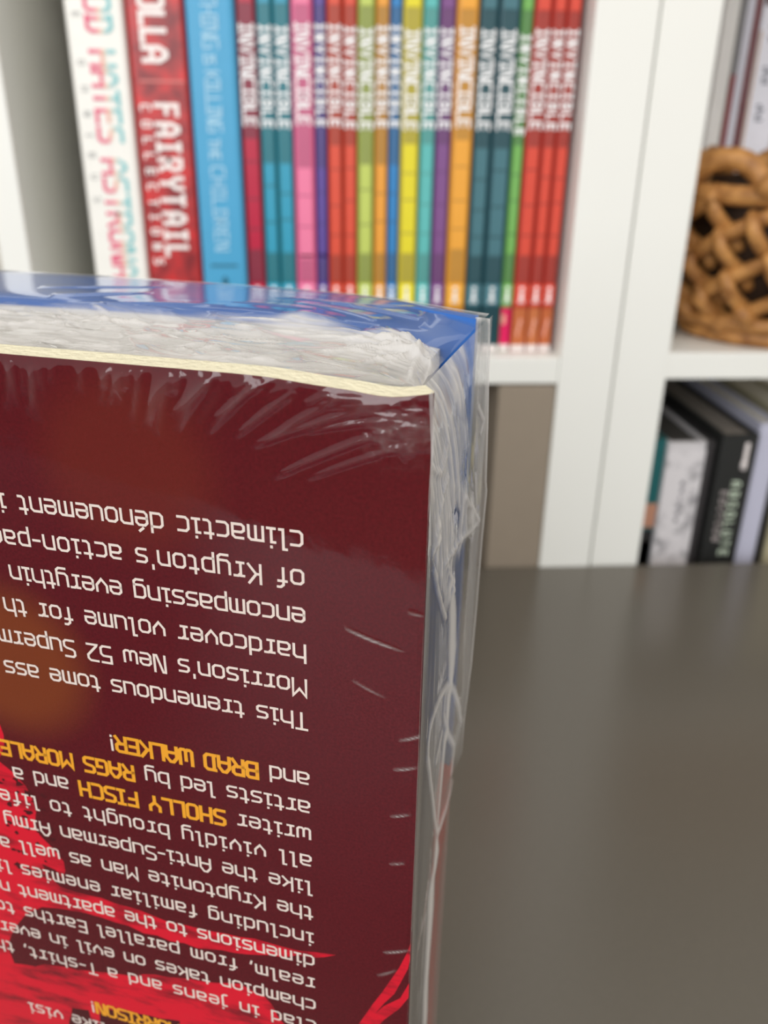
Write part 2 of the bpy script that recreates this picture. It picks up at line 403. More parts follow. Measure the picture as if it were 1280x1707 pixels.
for i, ((base, hi), lab) in enumerate(ROWDEF):
    x0, x1 = XS[i] / 1000, XS[i + 1] / 1000
    W = x1 - x0
    y0 = .5715 + (.0012 if i in (4, 9, 16) else 0) + rng.uniform(-.0005, .0005)
    t = book('paperback', lab, x0, x1, y0, .168, Z0, Z0 + .258 + rng.uniform(-.001, .001), base, ROW, hard=False, rough=.33)
    dz = rng.uniform(-.002, .002)
    top = PERF[i]
    band = mat('band_%d' % (sum(base) * 7 + base[0]), tuple(int(b * .80 + 22) for b in base), rough=.4)
    him = mat('panel_%d_%d_%d' % hi, hi, rough=.33)
    brt = mat('logo_%d_%d_%d' % hi, tuple(min(255, int(h * 1.05 + 12)) for h in hi), rough=.33)
    a, c = -W * .33, W * .33
    bm = bmesh.new()
    box(bm, a, c, -.0002, .0004, zy(470) - Z0, zy(14) - Z0, 0)               # muted title column
    box(bm, a, c, -.0003, .0004, zy(12) - Z0, Z0 + .075, 1)                  # bright box above the title
    ys = [top, top + 46 + rng.uniform(-8, 8), top + 100 + rng.uniform(-8, 8), top + 150, min(428, top + 185)]
    for k in range(4):
        box(bm, a, c, -.0003, .0004, zy(ys[k + 1] - 2.2) - Z0, zy(ys[k] + 1) - Z0, 1)
    box(bm, a - W * .06, c + W * .06, -.00035, .0004, zy(508) - Z0, zy(474) - Z0, 2)   # box with the mark
    o = obj('spine_print', bm, [band, him, brt], skin(t))
    sz = min(.0053, W * .62 / 1.42)
    fit_text(t, 'title_lettering', 'INVINCIBLE', -sz * .71, zy(50) - Z0 + dz, zy(216) - Z0 + dz, sz, .00125, INK, -.0005)
    # publisher's mark: a small figure-like i in the box
    bm = bmesh.new()
    zc = zy(491) - Z0
    box(bm, -.0011, .0011, -.0006, -.0001, zc - .0045, zc + .002); tube(bm, [(0, -.0004, zc + .0030), (0, -.0004, zc + .0052)], .0014)
    box(bm, -.0020, .0020, -.0006, -.0001, zc - .0052, zc - .0038)
    obj('publisher_mark', bm, INK, skin(t))
    bm = bmesh.new()
    foot = {16: (222, 22, 92), 17: (196, 108, 62), 18: (200, 116, 68), 19: (196, 104, 58)}.get(i, tuple(int(b * .9) for b in base))
    fm = mat('foot_%d_%d_%d' % foot, foot, rough=.35, var=.25, scale=240)
    box(bm, a - W * .08, c + W * .08, -.0003, .0004, .0050, zy(513) - Z0, 0)
    box(bm, a - W * .10, c + W * .10, -.0003, .0004, .0004, .0050, 1)
    if i >= 17:
        for k in range(3): box(bm, -.0018 + k * .0007, -.0003 + k * .0009, -.00045, .0004, .011 + k * .004, .0145 + k * .004, 2)
    if i == 16:
        box(bm, a, 0, -.00045, .0004, .019, .0255, 2)
    obj('foot_print', bm, [fm, mat('foot_white', (236, 226, 222), rough=.4), mat('skin_print', (236, 168, 150), rough=.4)], skin(t))

# lower left compartment: a taupe file box and a dark box beside it
t = thing('storage_box', 'dark brown box edge behind the wrapped book, left of the taupe file box', 'box', (.081, .60, -.1948))
bx = mat('dark_box', (48, 40, 34), rough=.7)
obj('box_body', boxm(-.035, .035, 0, .25, 0, .27, bev=.002), bx, t); obj('box_lid', boxm(-.0365, .0365, -.0015, .2515, .2702, .328, bev=.002), bx, t)
o = obj('file_box', boxm(-.0198, .0198, 0, .27, 0, .3340, bev=.0012), mat('taupe_card', (146, 133, 117), rough=.75, var=.05))
o.location = (.1399, .5568, -.1948); o['label'] = 'tall taupe file box in the lower left compartment beside the white upright'; o['category'] = 'box'

# ------------------------------------------------------------------ books of the lower right compartment
ZL = -.193
BG = 'books in the lower right compartment'
t = book('book', 'narrow teal and dark book at the left of the lower right compartment', .2440, .2552, .580, .19, ZL, EYE - .206, (26, 92, 94), BG)
bm = bmesh.new()
box(bm, -.0045, .0045, -.0003, .0004, .10, .210, 0); box(bm, -.0045, .0045, -.0003, .0004, .212, .232, 1); box(bm, -.0045, .0045, -.0003, .0004, .18, .20, 2)
obj('spine_print', bm, [mat('spine_dark', (32, 30, 30), var=.3), mat('spine_peach', (178, 128, 104), var=.2), mat('spine_moss', (92, 96, 62), var=.3)], skin(t))
t = book('book', 'white mottled book with grey ink art, left of the black book', .2554, .2862, .580, .21, ZL, EYE - .2085, (206, 202, 204), BG, edge=mat('shaded_edges_dark', (66, 62, 58), rough=.8))  # page block darkened: shade on its top put into the colour
m = mat('ink_art', (214, 210, 212), rough=.5)
nt = m.node_tree
tc = nt.nodes.new('ShaderNodeTexCoord'); nz = nt.nodes.new('ShaderNodeTexNoise'); cr = nt.nodes.new('ShaderNodeValToRGB')
nz.inputs['Scale'].default_value = 62; nz.inputs['Detail'].default_value = 5; nz.inputs['Roughness'].default_value = .6
nt.links.new(tc.outputs['Object'], nz.inputs['Vector']); nt.links.new(nz.outputs['Fac'], cr.inputs[0])
e = cr.color_ramp.elements; e[0].position = .30; e[0].color = (*s2l((120, 118, 122)), 1); e[1].position = .48; e[1].color = (*s2l((216, 212, 214)), 1)
nt.links.new(cr.outputs[0], nt.nodes['Principled BSDF'].inputs['Base Color'])
obj('spine_print', boxm(-.0145, .0145, -.0003, .0004, .01, .275), m, skin(t))
bm = bmesh.new()
for k in range(6): box(bm, -.001 + .0006 * math.sin(k), .0016 + .0006 * math.sin(k * 2), -.0005, .0003, .247 - k * .0062, .2505 - k * .0062)
obj('title_lettering', bm, mat('ink_dim', (120, 118, 124)), skin(t))
t = book('book', 'slim charcoal book squeezed against the left side of the black book', .2866, .2925, .580, .21, ZL, EYE - .2075, (58, 55, 56), BG)
t = book('book', 'thick black book with pale green spine lettering, in the lower right compartment', .2930, .3214, .572, .27, ZL, EYE - .2005, (34, 35, 34), BG, rough=.45, edge=mat('shaded_edges_grey', (128, 120, 112), rough=.85))  # greyed page colour stands in for the shade on the pages
PG = mat('ink_pale_green', (204, 218, 196), rough=.5); PK = mat('ink_grey_pink', (172, 162, 160), rough=.5)
zz = lambda rel: EYE + rel - ZL
fit_text(t, 'title_lettering', 'ABSOLUTE', -.0010, zz(-.2375), zz(-.2985), .0044, .0013, PG)
fit_text(t, 'subtitle_lettering', 'EDITION', -.0080, zz(-.2455), zz(-.286), .0030, .0011, PK)
bm = bmesh.new(); box(bm, .0035, .0068, -.0005, .0003, zz(-.2225), zz(-.2065)); tube(bm, [(.0048, -.0003, zz(-.2275)), (.0048, -.0003, zz(-.2215))], .0022)
obj('publisher_mark', bm, mat('ink_rose', (222, 214, 212)), skin(t))
t = book('book', 'pale lilac white book right of the black book', .3225, .3395, .577, .23, ZL, EYE - .1935, (188, 188, 206), BG)
t = book('book', 'thin black book between the lilac and the beige book', .3400, .3462, .579, .22, ZL, EYE - .1975, (40, 38, 36), BG)
t = book('book', 'beige book at the right edge of the photo, lower right compartment', .3466, .378, .577, .23, ZL, EYE - .192, (178, 170, 140), BG)

# ------------------------------------------------------------------ books behind the basket
ZR = .1612
UG = 'books standing behind the wicker basket'
yb = .738
KX = .738 / .805
def pale(x0, x1, lab, rgb, ztop, foot=None):
    x0 *= KX; x1 *= KX
    t = book('book', lab, x0, x1, yb, .13, ZR, ztop, rgb, UG, hard=False)
    if foot: obj('spine_print', boxm(-(x1 - x0) * .42, (x1 - x0) * .42, -.0003, .0004, .002, foot[1]), mat('foot2_%d_%d_%d' % foot[0], foot[0]), skin(t))
    return t
pale(.3350, .3425, 'light grey book standing beside the bookcase side, behind the basket', (214, 212, 208), .43)
pale(.3428, .3570, 'off white book behind the basket, right of the light grey one', (240, 237, 233), .43)
pale(.3573, .3618, 'thin dark grey book with a reddish foot behind the basket', (136, 134, 134), .43, ((150, 62, 62), .18))
pale(.3621, .3700, 'pale grey lilac book left of the dark red one, behind the basket', (218, 216, 226), .425)
pale(.3703, .3742, 'thin dark red book left of the lettered white one, behind the basket', (130, 44, 40), .42, ((120, 24, 20), .16))
t = book('book', 'white book with dark spine marks behind the basket, at the right edge', .3746 * KX, .402 * KX, yb - .004, .13, ZR, .47, (240, 239, 248), UG, hard=False)
bm = bmesh.new()
for zc in (.376, .347, .320):
    for k in range(5): box(bm, -.0042 + .0010 * ((k * 7) % 3 - 1), -.0012 + .0012 * ((k * 5) % 3), -.0005, .0003, zc - ZR - k * .0026 - .0016, zc - ZR - k * .0026)
obj('title_lettering', bm, mat('ink_slate', (104, 106, 118)), skin(t))
obj('spine_print', boxm(-.0118, .0118, -.0004, .0003, .389 - ZR, .396 - ZR), mat('spine_maroon', (70, 16, 20)), skin(t))
obj('spine_print', boxm(-.0118, .0118, -.0004, .0003, .397 - ZR, .44 - ZR), mat('spine_greybrown', (150, 140, 138), var=.25, scale=200), skin(t))
obj('edge_print', boxm(-.0124, -.0110, -.00045, .0003, .004, .372 - ZR), mat('spine_tan', (210, 178, 150)), skin(t))

# ------------------------------------------------------------------ wicker basket
bc = Vector((.3715, .620, ZR + .0002))
t = thing('wicker_basket', 'brown woven wicker basket of thick rods on the upper right shelf', 'basket', bc)
def wick(name, a, b):
    m = mat(name, a, rough=.5, spec=.4)
    nt = m.node_tree
    tc = nt.nodes.new('ShaderNodeTexCoord'); nz = nt.nodes.new('ShaderNodeTexNoise'); cr = nt.nodes.new('ShaderNodeValToRGB')
    nz.inputs['Scale'].default_value = 90; nz.inputs['Detail'].default_value = 6
    nt.links.new(tc.outputs['Object'], nz.inputs['Vector']); nt.links.new(nz.outputs['Fac'], cr.inputs[0])
    e = cr.color_ramp.elements; e[0].position = .3; e[0].color = (*s2l(a), 1); e[1].position = .7; e[1].color = (*s2l(b), 1)
    nt.links.new(cr.outputs[0], nt.nodes['Principled BSDF'].inputs['Base Color'])
    return m
ROD = wick('wicker_rod', (132, 84, 40), (204, 148, 84))
GAP_DARK = wick('gap_shade', (34, 22, 14), (60, 40, 24))
HB = .124
def prof(s):   # radius at height fraction s
    return .096 + .021 * math.sin(min(1, s * 1.35) * math.pi / 2) - .006 * max(0, s - .75) / .25
def bp(th, s, off=0):
    r = prof(s) + off
    return (r * math.cos(th), (r - .034) * math.sin(th), .0058 + s * (HB - .006))
ring = lambda bm, s, off, rad: tube(bm, [bp(2 * math.pi * j / 72, s, off) for j in range(73)], rad, 8, caps=False)
# twill: pairs of long slanting rods, crossed by short steep bars that dive under them
bm = bmesh.new()
NL = 11
wr = random.Random(4)
for k in range(NL):
    th0 = 2 * math.pi * k / NL + .17
    pts = [bp(th0 + 1.75 * q, .03 + .79 * q, .0020 + .0012 * math.cos(q * 21 + k)) for q in [j / 30 for j in range(31)]]
    tube(bm, pts, .0062, 9, flat=.85)
    for n_ in range(7):
        q0 = .13 + .135 * n_ + wr.uniform(-.012, .012)
        ta, sa = th0 + 1.75 * q0, .03 + .79 * q0 + .055
        dth, ds = .17, min(.34, sa - .02)
        pts = [bp(ta + dth * q, min(.84, sa - ds * q), -.003 + .0135 * math.sin(math.pi * min(1, q * 1.25 + .12)) ** .9 - .006 * q) for q in [j / 10 for j in range(11)]]
        tube(bm, pts, [.0040] + [wr.uniform(.0050, .0056)] * 9 + [.0042], 8)
obj('weave', bm, ROD, t)
bm = bmesh.new()
ring(bm, .80, .003, .0066)
for k in range(10):      # looped border
    th0 = 2 * math.pi * k / 10 + .12
    pts = []
    for j in range(17):
        q = j / 16
        pts.append(bp(th0 + q * .60, .80 + .185 * math.sin(math.pi * q) ** .6, .0065 * math.cos(math.pi * q)))
    tube(bm, pts, .0074, 9)
obj('rim', bm, ROD, t)
bm = bmesh.new()
ring(bm, .0, .001, .0058); ring(bm, .085, .004, .0056)
obj('foot_ring', bm, ROD, t)
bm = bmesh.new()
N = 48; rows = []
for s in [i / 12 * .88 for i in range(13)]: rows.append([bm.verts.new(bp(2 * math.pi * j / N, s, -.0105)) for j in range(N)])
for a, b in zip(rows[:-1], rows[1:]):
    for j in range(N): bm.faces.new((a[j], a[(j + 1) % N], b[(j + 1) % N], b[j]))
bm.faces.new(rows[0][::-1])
obj('gap_shade_sheet', bm, GAP_DARK, t, smooth=True)  # dark sheet added inside so the gaps between rods look shaded

# ------------------------------------------------------------------ the shrink-wrapped hardcover
DATA = {"RED_BIG": [[-84.8, -67.09], [-82.71, -68.8], [-80.74, -71.29], [-80.19, -73.15], [-79.81, -76.09], [-80.61, -79.38], [-80.05, -81.33], [-77.96, -83.68], [-76.32, -86.18], [-76.32, -88.35], [-77.19, -90.24], [-78.31, -88.63], [-80.72, -87.94], [-80.12, -89.83], [-78.0, -92.42], [-70.05, -92.74], [-55.85, -94.4], [-45.16, -94.08], [-34.84, -93.91], [-28.81, -92.88], [-32.84, -94.9], [-40.07, -96.6], [-53.0, -99.29], [-62.92, -98.9], [-68.46, -97.91], [-76.49, -97.65], [-82.54, -98.62], [-88.44, -104.57], [-91.79, -111.79], [-91.27, -115.73], [-80.05, -112.91], [-68.96, -111.01], [-57.07, -107.85], [-45.82, -105.45], [-41.58, -106.92], [-37.73, -113.38], [-37.98, -127.57], [-135.1, -167.6], [-107.77, -67.29]], "RED_CHIP": [[-89.4, -57.46], [-83.3, -59.42], [-83.03, -61.34], [-83.34, -63.53], [-84.61, -66.08], [-91.02, -64.85]], "STRIPE_A": [[-16.68, -86.27], [-17.54, -89.03], [-19.88, -95.6], [-24.02, -105.43], [-29.02, -117.48], [-25.83, -116.22], [-22.31, -104.36], [-19.23, -98.56], [-17.17, -92.09], [-16.57, -89.9]], "STRIPE_B": [[-16.42, -95.22], [-18.24, -99.18], [-20.85, -101.96], [-22.31, -104.36], [-25.84, -114.67], [-20.79, -105.26], [-18.38, -101.78], [-16.61, -98.6]], "DARK_A": [[-80.52, -124.06], [-76.92, -123.41], [-76.79, -126.03], [-75.25, -126.63], [-76.57, -136.28], [-84.16, -139.28]], "DARK_B": [[-74.26, -122.11], [-66.28, -120.5], [-58.12, -119.42], [-59.51, -134.69], [-76.57, -136.28]], "TOP_HAZE": [[-113.76, 121.65], [-96.42, 121.96], [-79.46, 125.07], [-65.27, 124.68], [-55.13, 125.11], [-49.81, 125.44], [-45.32, 127.94], [-40.22, 125.35], [-34.53, 122.28], [-30.57, 124.93], [-26.54, 121.93], [-21.76, 119.02], [-17.8, 109.36], [-14.75, 98.17], [-16.22, 92.46], [-18.87, 96.87], [-41.09, 98.0], [-79.26, 98.97], [-94.02, 99.17]], "SIDE_HAZE": [[89.14, 3.39], [93.46, 4.07], [104.44, -0.26], [112.31, -6.15], [122.57, -14.0], [122.11, -17.5], [118.12, -18.98], [117.19, -21.13], [123.66, -26.8], [133.01, -35.03], [122.15, -32.77], [118.62, -34.28], [114.33, -36.31], [114.13, -39.38], [108.79, -40.46], [96.61, -26.25], [95.15, -22.99], [95.68, -18.02], [92.15, -11.78], [89.28, -0.67]], "SIDE_WIN": [[[113.2, -23.56], [116.83, -26.77], [115.85, -28.85], [111.51, -26.49], [109.82, -24.02]], [[113.12, -32.1], [117.54, -34.38], [117.8, -37.05], [113.88, -36.6], [111.39, -33.25]], [[103.17, -32.87], [106.24, -36.03], [106.03, -37.12], [101.77, -32.58]]], "SEAM": [[113.61, -37.5], [113.51, -39.03], [116.71, -44.65], [118.9, -50.29], [120.87, -55.09], [121.07, -59.88], [120.0, -60.26]], "BR": [[[120.0, -60.26], [114.26, -57.83], [106.72, -54.43], [101.13, -52.56], [98.0, -52.36], [96.68, -54.57], [96.73, -57.22], [100.8, -64.86], [109.21, -79.63], [116.81, -91.27]], [[120.0, -60.26], [123.64, -64.57], [128.85, -73.55], [137.62, -83.78], [138.15, -89.98], [134.87, -93.43], [127.08, -92.56], [120.34, -93.49], [117.58, -92.01]], [[118.77, -60.02], [115.96, -60.12], [115.69, -63.36], [117.87, -67.4], [121.55, -72.32], [126.44, -78.64], [127.24, -86.02]], [[114.88, -66.75], [111.05, -66.6], [107.47, -66.77]]], "SEAM2": [[117.49, -91.63], [116.61, -96.52], [112.96, -99.89], [113.09, -108.8], [112.51, -117.43], [111.86, -126.16], [113.22, -138.25], [112.83, -147.73]], "FOLDS": [[[96.61, -26.25], [99.67, -30.96], [103.82, -35.67], [108.82, -40.58]], [[100.25, -22.2], [97.91, -22.86], [95.17, -23.09]], [[94.34, -9.91], [96.23, -11.62], [99.54, -13.83], [103.27, -15.16], [106.27, -14.65], [109.23, -13.53]], [[107.49, -17.39], [104.4, -17.85], [100.16, -19.98], [97.29, -21.87]], [[127.27, -25.02], [128.86, -29.26], [129.55, -32.83]], [[119.74, -25.5], [126.09, -30.25], [132.3, -34.95], [124.76, -33.43], [116.12, -31.51], [109.04, -30.09], [104.07, -29.05]], [[128.5, -13.68], [131.64, -16.64], [130.35, -18.27]], [[105.53, -29.41], [108.82, -32.93], [113.34, -38.41]]], "FLAP": [[-16.39, -0.21], [-16.05, -6.77], [-15.59, -16.61], [-15.2, -27.06], [-14.99, -28.67], [-15.19, -38.23], [-15.3, -50.15], [-15.52, -62.93], [-16.21, -76.72], [-16.31, -90.36], [-16.4, -120.11], [-16.52, -163.83]]}
YAW = -.3202669          # the book's turn against the shelf
cb, sb = math.cos(YAW), math.sin(YAW)
BU, BV, HB_ = -.108, .118, .271   # local origin in book axes (along the cover, through its thickness) and height
root = thing('hardcover_book', 'maroon hardcover book in clear crinkled shrink wrap, standing upside down on the desk', 'book',
             (cb * BU - sb * BV, sb * BU + cb * BV, 0), YAW)
def B(u, v, w): return Vector((u / 1000 - BU, v / 1000 - BV, w / 1000 + HB_))   # mm; w is measured down from the top edge
V0 = 89.2
def droop(u, w):
    """dent of the top corner"""
    d = 1.15 * math.exp(-((u + 22) / 5.0) ** 2) + .5 * math.exp(-((u + 30) / 5.0) ** 2)
    return -d * math.exp(w / 5.0)
def vfc(u):
    """inner pull of the front board: it bows in towards the fore-edge"""
    return float(np.interp(u, [-200, -115, -94, -65, -53, -40, -33, -26, -19, -16], [146.5, 147.6, 148.3, 147.4, 146.6, 144.6, 142.2, 138.4, 134.6, 133.2]))

# back cover: printed face with a cream core showing along the top edge
def cover_mat():
    m = bpy.data.materials.new('maroon_cover'); m.use_nodes = True
    nt = m.node_tree; n = nt.nodes; L = nt.links; p = n['Principled BSDF']
    p.inputs['Roughness'].default_value = .5; p.inputs['Specular IOR Level'].default_value = .05
    tc = n.new('ShaderNodeTexCoord'); nz = n.new('ShaderNodeTexNoise'); nz.inputs['Scale'].default_value = 2600; nz.inputs['Detail'].default_value = 3
    L.new(tc.outputs['Object'], nz.inputs['Vector'])
    cr = n.new('ShaderNodeValToRGB'); e = cr.color_ramp.elements
    e[0].position = .3; e[0].color = (*s2l((74, 5, 17)), 1); e[1].position = .7; e[1].color = (*s2l((91, 9, 23)), 1)
    L.new(nz.outputs['Fac'], cr.inputs[0])
    last = cr.outputs[0]
    for c, rad, col, amt in ((B(-79, V0, -47), .0165, (122, 58, 22), .72), (B(-56, V0, -13.5), .016, (118, 44, 26), .32)):   # soft round brown patches
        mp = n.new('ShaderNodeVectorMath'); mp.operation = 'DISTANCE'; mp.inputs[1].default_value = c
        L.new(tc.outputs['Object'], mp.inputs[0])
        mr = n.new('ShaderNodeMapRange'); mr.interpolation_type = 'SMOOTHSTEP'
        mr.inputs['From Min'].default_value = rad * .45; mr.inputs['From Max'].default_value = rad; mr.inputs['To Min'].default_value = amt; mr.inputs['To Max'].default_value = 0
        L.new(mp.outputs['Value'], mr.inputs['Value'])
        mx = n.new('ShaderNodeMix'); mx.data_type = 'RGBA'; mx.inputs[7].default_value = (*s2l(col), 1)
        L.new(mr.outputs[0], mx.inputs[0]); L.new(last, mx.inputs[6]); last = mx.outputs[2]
    L.new(last, p.inputs['Base Color'])
    return m
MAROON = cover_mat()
CREAM = mat('cream_board', (232, 224, 194), rough=.55, var=.10, scale=500, bump=.5, bscale=900)
def board(bm, us, v_out, v_in, w_top, w_bot, top_mi, face_mi, in_mi):
    """thick board whose outlines v_out(u), v_in(u) may bow"""
    ws = [0, -.4, -.9, -1.6, -2.6, -4, -6, -9, -14, -25, -60, -90, -120, -200, w_bot]
    def grid(vf):
        return [[bm.verts.new(B(u, vf(u), w_top + w + droop(u, w) * DR)) for u in us] for w in ws]
    a, b = grid(v_out), grid(v_in)
    nu, nw = len(us), len(ws)
    for i in range(nw - 1):
        for j in range(nu - 1):
            f = bm.faces.new((a[i][j], a[i][j + 1], a[i + 1][j + 1], a[i + 1][j])); f.material_index = face_mi
            f = bm.faces.new((b[i][j + 1], b[i][j], b[i + 1][j], b[i + 1][j + 1])); f.material_index = in_mi
        for j in (0, nu - 1):
            f = bm.faces.new((a[i][j], a[i + 1][j], b[i + 1][j], b[i][j]) if j == 0 else (a[i][j], b[i][j], b[i + 1][j], a[i + 1][j])); f.material_index = face_mi
    for j in range(nu - 1):
        f = bm.faces.new((a[0][j + 1], a[0][j], b[0][j], b[0][j + 1])); f.material_index = top_mi
        f = bm.faces.new((a[-1][j], a[-1][j + 1], b[-1][j + 1], b[-1][j])); f.material_index = face_mi
US = sorted(set([-200 + 6 * k for k in range(24)] + [-62 + 1.5 * k for k in range(30)] + [-18.6, -17.6, -16.9]))
DR = 1.0
ENDP = mat('endpaper_white', (222, 216, 206), rough=.8)
bm = bmesh.new(); board(bm, US, lambda u: V0 + (.25 if u > -17 else 0), lambda u: V0 + float(np.interp(u, [-18.6, -16.9], [4.3, .9])), 0, -271, 1, 0, 2)
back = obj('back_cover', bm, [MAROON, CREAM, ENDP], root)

# front cover: blue printed turn-in seen on its inner side, red lower down
def turnin():
    m = bpy.data.materials.new('turn_in_print'); m.use_nodes = True
    nt = m.node_tree; n = nt.nodes; L = nt.links; p = n['Principled BSDF']; p.inputs['Roughness'].default_value = .35
    tc = n.new('ShaderNodeTexCoord'); sx = n.new('ShaderNodeSeparateXYZ'); nz = n.new('ShaderNodeTexNoise'); ad = n.new('ShaderNodeMath'); ad.operation = 'MULTIPLY_ADD'
    nz.inputs['Scale'].default_value = 45; nz.inputs['Detail'].default_value = 3
    L.new(tc.outputs['Object'], nz.inputs['Vector']); L.new(tc.outputs['Object'], sx.inputs[0])
    ad.inputs[1].default_value = .05; L.new(nz.outputs['Fac'], ad.inputs[0]); L.new(sx.outputs['Z'], ad.inputs[2])
    mr = n.new('ShaderNodeMapRange'); mr.inputs['From Min'].default_value = HB_ - .110 + .025; mr.inputs['From Max'].default_value = HB_ - .010 + .025
    L.new(ad.outputs[0], mr.inputs['Value'])
    cr = n.new('ShaderNodeValToRGB'); e = cr.color_ramp.elements
    e[0].position = .0; e[0].color = (*s2l((112, 116, 128)), 1); e[1].position = 1; e[1].color = (*s2l((36, 98, 178)), 1)
    x = e.new(.14); x.color = (*s2l((98, 112, 140)), 1); x = e.new(.3); x.color = (*s2l((40, 94, 168)), 1)  # slate grey low down puts the film's reflection into the colour
    L.new(mr.outputs[0], cr.inputs[0]); L.new(cr.outputs[0], p.inputs['Base Color'])
    return m
TURN = turnin()
UF = [u for u in US if u <= -18.6]
DR = 0.0
bm = bmesh.new(); board(bm, UF, lambda u: vfc(u) - 3.0, lambda u: vfc(u), -.4, -271, 0, 0, 0)
bmesh.ops.recalc_face_normals(bm, faces=bm.faces[:])
fc = obj('front_cover', bm, [TURN], root)
fc['label'] = 'front board printed blue on its inner margin'
bm = bmesh.new(); e_ = [-21.3, -18.55]
for k in range(20):
    w0, w1 = -88 - k * 9, -88 - (k + 1) * 9
    q = [bm.verts.new(B(u, vfc(u) - 3.06, w)) for u, w in ((e_[0] + (.9 if k == 0 else 0), w0), (e_[1], w0), (e_[1], w1), (e_[0], w1))]
    bm.faces.new(q)
    if True:
        q = [bm.verts.new(B(e_[1], v, w)) for v, w in ((vfc(e_[1]) - 3.06, w0), (vfc(e_[1]), w0), (vfc(e_[1]), w1), (vfc(e_[1]) - 3.06, w1))]
        bm.faces.new(q)
obj('edge_print', bm, mat('edge_red', (206, 66, 62), rough=.4), fc)['label'] = 'red strip along the edge of the front board'
# spine and page block
bm = bmesh.new(); a = B(-203, V0, -271); b = B(-199.9, vfc(-200), 0); box(bm, a.x, b.x, a.y, b.y, a.z, b.z)
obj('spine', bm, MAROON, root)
PG2 = mat('page_edges', (214, 210, 204), rough=.8, var=.1, scale=1500)
bm = bmesh.new()
pts = [B(u, V0 + 4.4, 0).xy for u in (-199.5, -24.6)] + [B(u, vfc(u) - 3.2, 0).xy for u in sorted([u for u in UF if -199.5 < u < -24.6] + [-24.6, -199.5], reverse=True)]
prism(bm, [tuple(p) for p in pts], B(0, 0, -265).z, B(0, 0, -6.2).z)
obj('page_block', bm, PG2, root)

# printed blurb, upside down on the back cover
WT = mat('blurb_ink', (226, 210, 200), rough=.5, spec=.1); GD = mat('credit_ink', (228, 158, 40), rough=.5, spec=.1)
XH = 1.92
LINES = [(-20.3, [('climactic dénouement in', 0)]), (-25.75, [("of Krypton's action-pac", 0)]), (-31.3, [('encompassing everythin', 0)]),
 (-36.8, [('hardcover volume for th', 0)]), (-42.3, [("Morrison's New 52 Superm", 0)]), (-47.85, [('This tremendous tome ass', 0)]),
 (-58.2, [('and ', 0), ('BRAD WALKER', 1), ('!', 0)]), (-63.45, [('artists led by ', 0), ('RAGS MORALES', 1)]), (-68.6, [('writer ', 0), ('SHOLLY FISCH', 1), (' and a ', 0)]),
 (-73.9, [('all vividly brought to life b', 0)]), (-79.2, [('like the Anti-Superman Army', 0)]), (-84.65, [('the Kryptonite Man as well as', 0)]),
 (-90.2, [('including familiar enemies lik', 0)]), (-95.4, [('dimensions to the apartment n', 0)]), (-100.55, [('realm, from parallel Earths to', 0)]),
 (-105.85, [('champion takes on evil in ever', 0)]), (-111.0, [('clad in jeans and a T-shirt, this', 0)]),
 (-121.6, [('writer GRANT ', 0), ('MORRISON', 1), ('!', 0)]), (-126.9, [('been anything quite like visi', 0)]), (-132.2, [('has never been another sh', 0)])]
LW = {-20.3: 20, }
bw, by = bmesh.new(), bmesh.new()
for wc, segs in LINES:
    full = ''.join(s for s, _ in segs)
    tgt = len(full) * 2.02 - .4
    nat = sum(GL[c][0] for c in full) * XH
    gap = (tgt - nat) / len(full) / XH
    x = 0
    for s, k in segs:
        org = B(-32.6 - x, V0 - .06, wc + XH / 2)
        adv = letters(by if k else bw, s, org, (-1, 0, 0), (0, 0, -1), XH / 1000, (.57 if k else .365) / 1000, gap, 1.0)
        x += adv * 1000
obj('blurb_lettering', bw, WT, back)
obj('credit_lettering', by, GD, back)['label'] = 'golden yellow names in the blurb'

# printed red art on the back cover
def jag(poly, step=2.2, amp=.45):
    out = []
    n = len(poly)
    for i in range(n):
        a, b = Vector(poly[i]), Vector(poly[(i + 1) % n]); L = (b - a).length
        k = max(1, int(min(L, 60) / step)); nrm = Vector((-(b - a).y, (b - a).x)).normalized() if L > 0 else Vector((0, 0))
        for j in range(k):
            q = a.lerp(b, j / k)
            if j: q += nrm * rng.uniform(-amp, amp)
            out.append(q)
    return out
def decal(bm, poly, lift, mi):
    vs = [bm.verts.new(B(max(-199, min(-16.9, q[0])), V0 - lift, max(-260, q[1]))) for q in poly]
    for a, b_, c in tessellate_polygon([[Vector((q[0], q[1], 0)) for q in poly]]):
        f = bm.faces.new((vs[a], vs[b_], vs[c])); f.material_index = mi
ART = mat('art_red', (204, 16, 44), rough=.45, spec=.05)
nt = ART.node_tree
tc = nt.nodes.new('ShaderNodeTexCoord'); nz = nt.nodes.new('ShaderNodeTexNoise'); cr = nt.nodes.new('ShaderNodeValToRGB'); mp = nt.nodes.new('ShaderNodeMapping')
mp.inputs['Scale'].default_value = (90, 90, 330); mp.inputs['Rotation'].default_value = (0, .12, 0)
nz.inputs['Scale'].default_value = 1.0; nz.inputs['Detail'].default_value = 6; nz.inputs['Roughness'].default_value = .62
nt.links.new(tc.outputs['Object'], mp.inputs[0]); nt.links.new(mp.outputs[0], nz.inputs['Vector']); nt.links.new(nz.outputs['Fac'], cr.inputs[0])
e = cr.color_ramp.elements; e[0].position = .34; e[0].color = (*s2l((118, 14, 30)), 1); e[1].position = .52; e[1].color = (*s2l((206, 14, 42)), 1)
nt.links.new(cr.outputs[0], nt.nodes['Principled BSDF'].inputs['Base Color'])
ARTD = mat('art_dark', (72, 8, 18), rough=.45, spec=.05, var=.2, scale=400)
bm = bmesh.new()
decal(bm, jag(DATA['RED_BIG']), .02, 0); decal(bm, jag(DATA['RED_CHIP']), .02, 0)
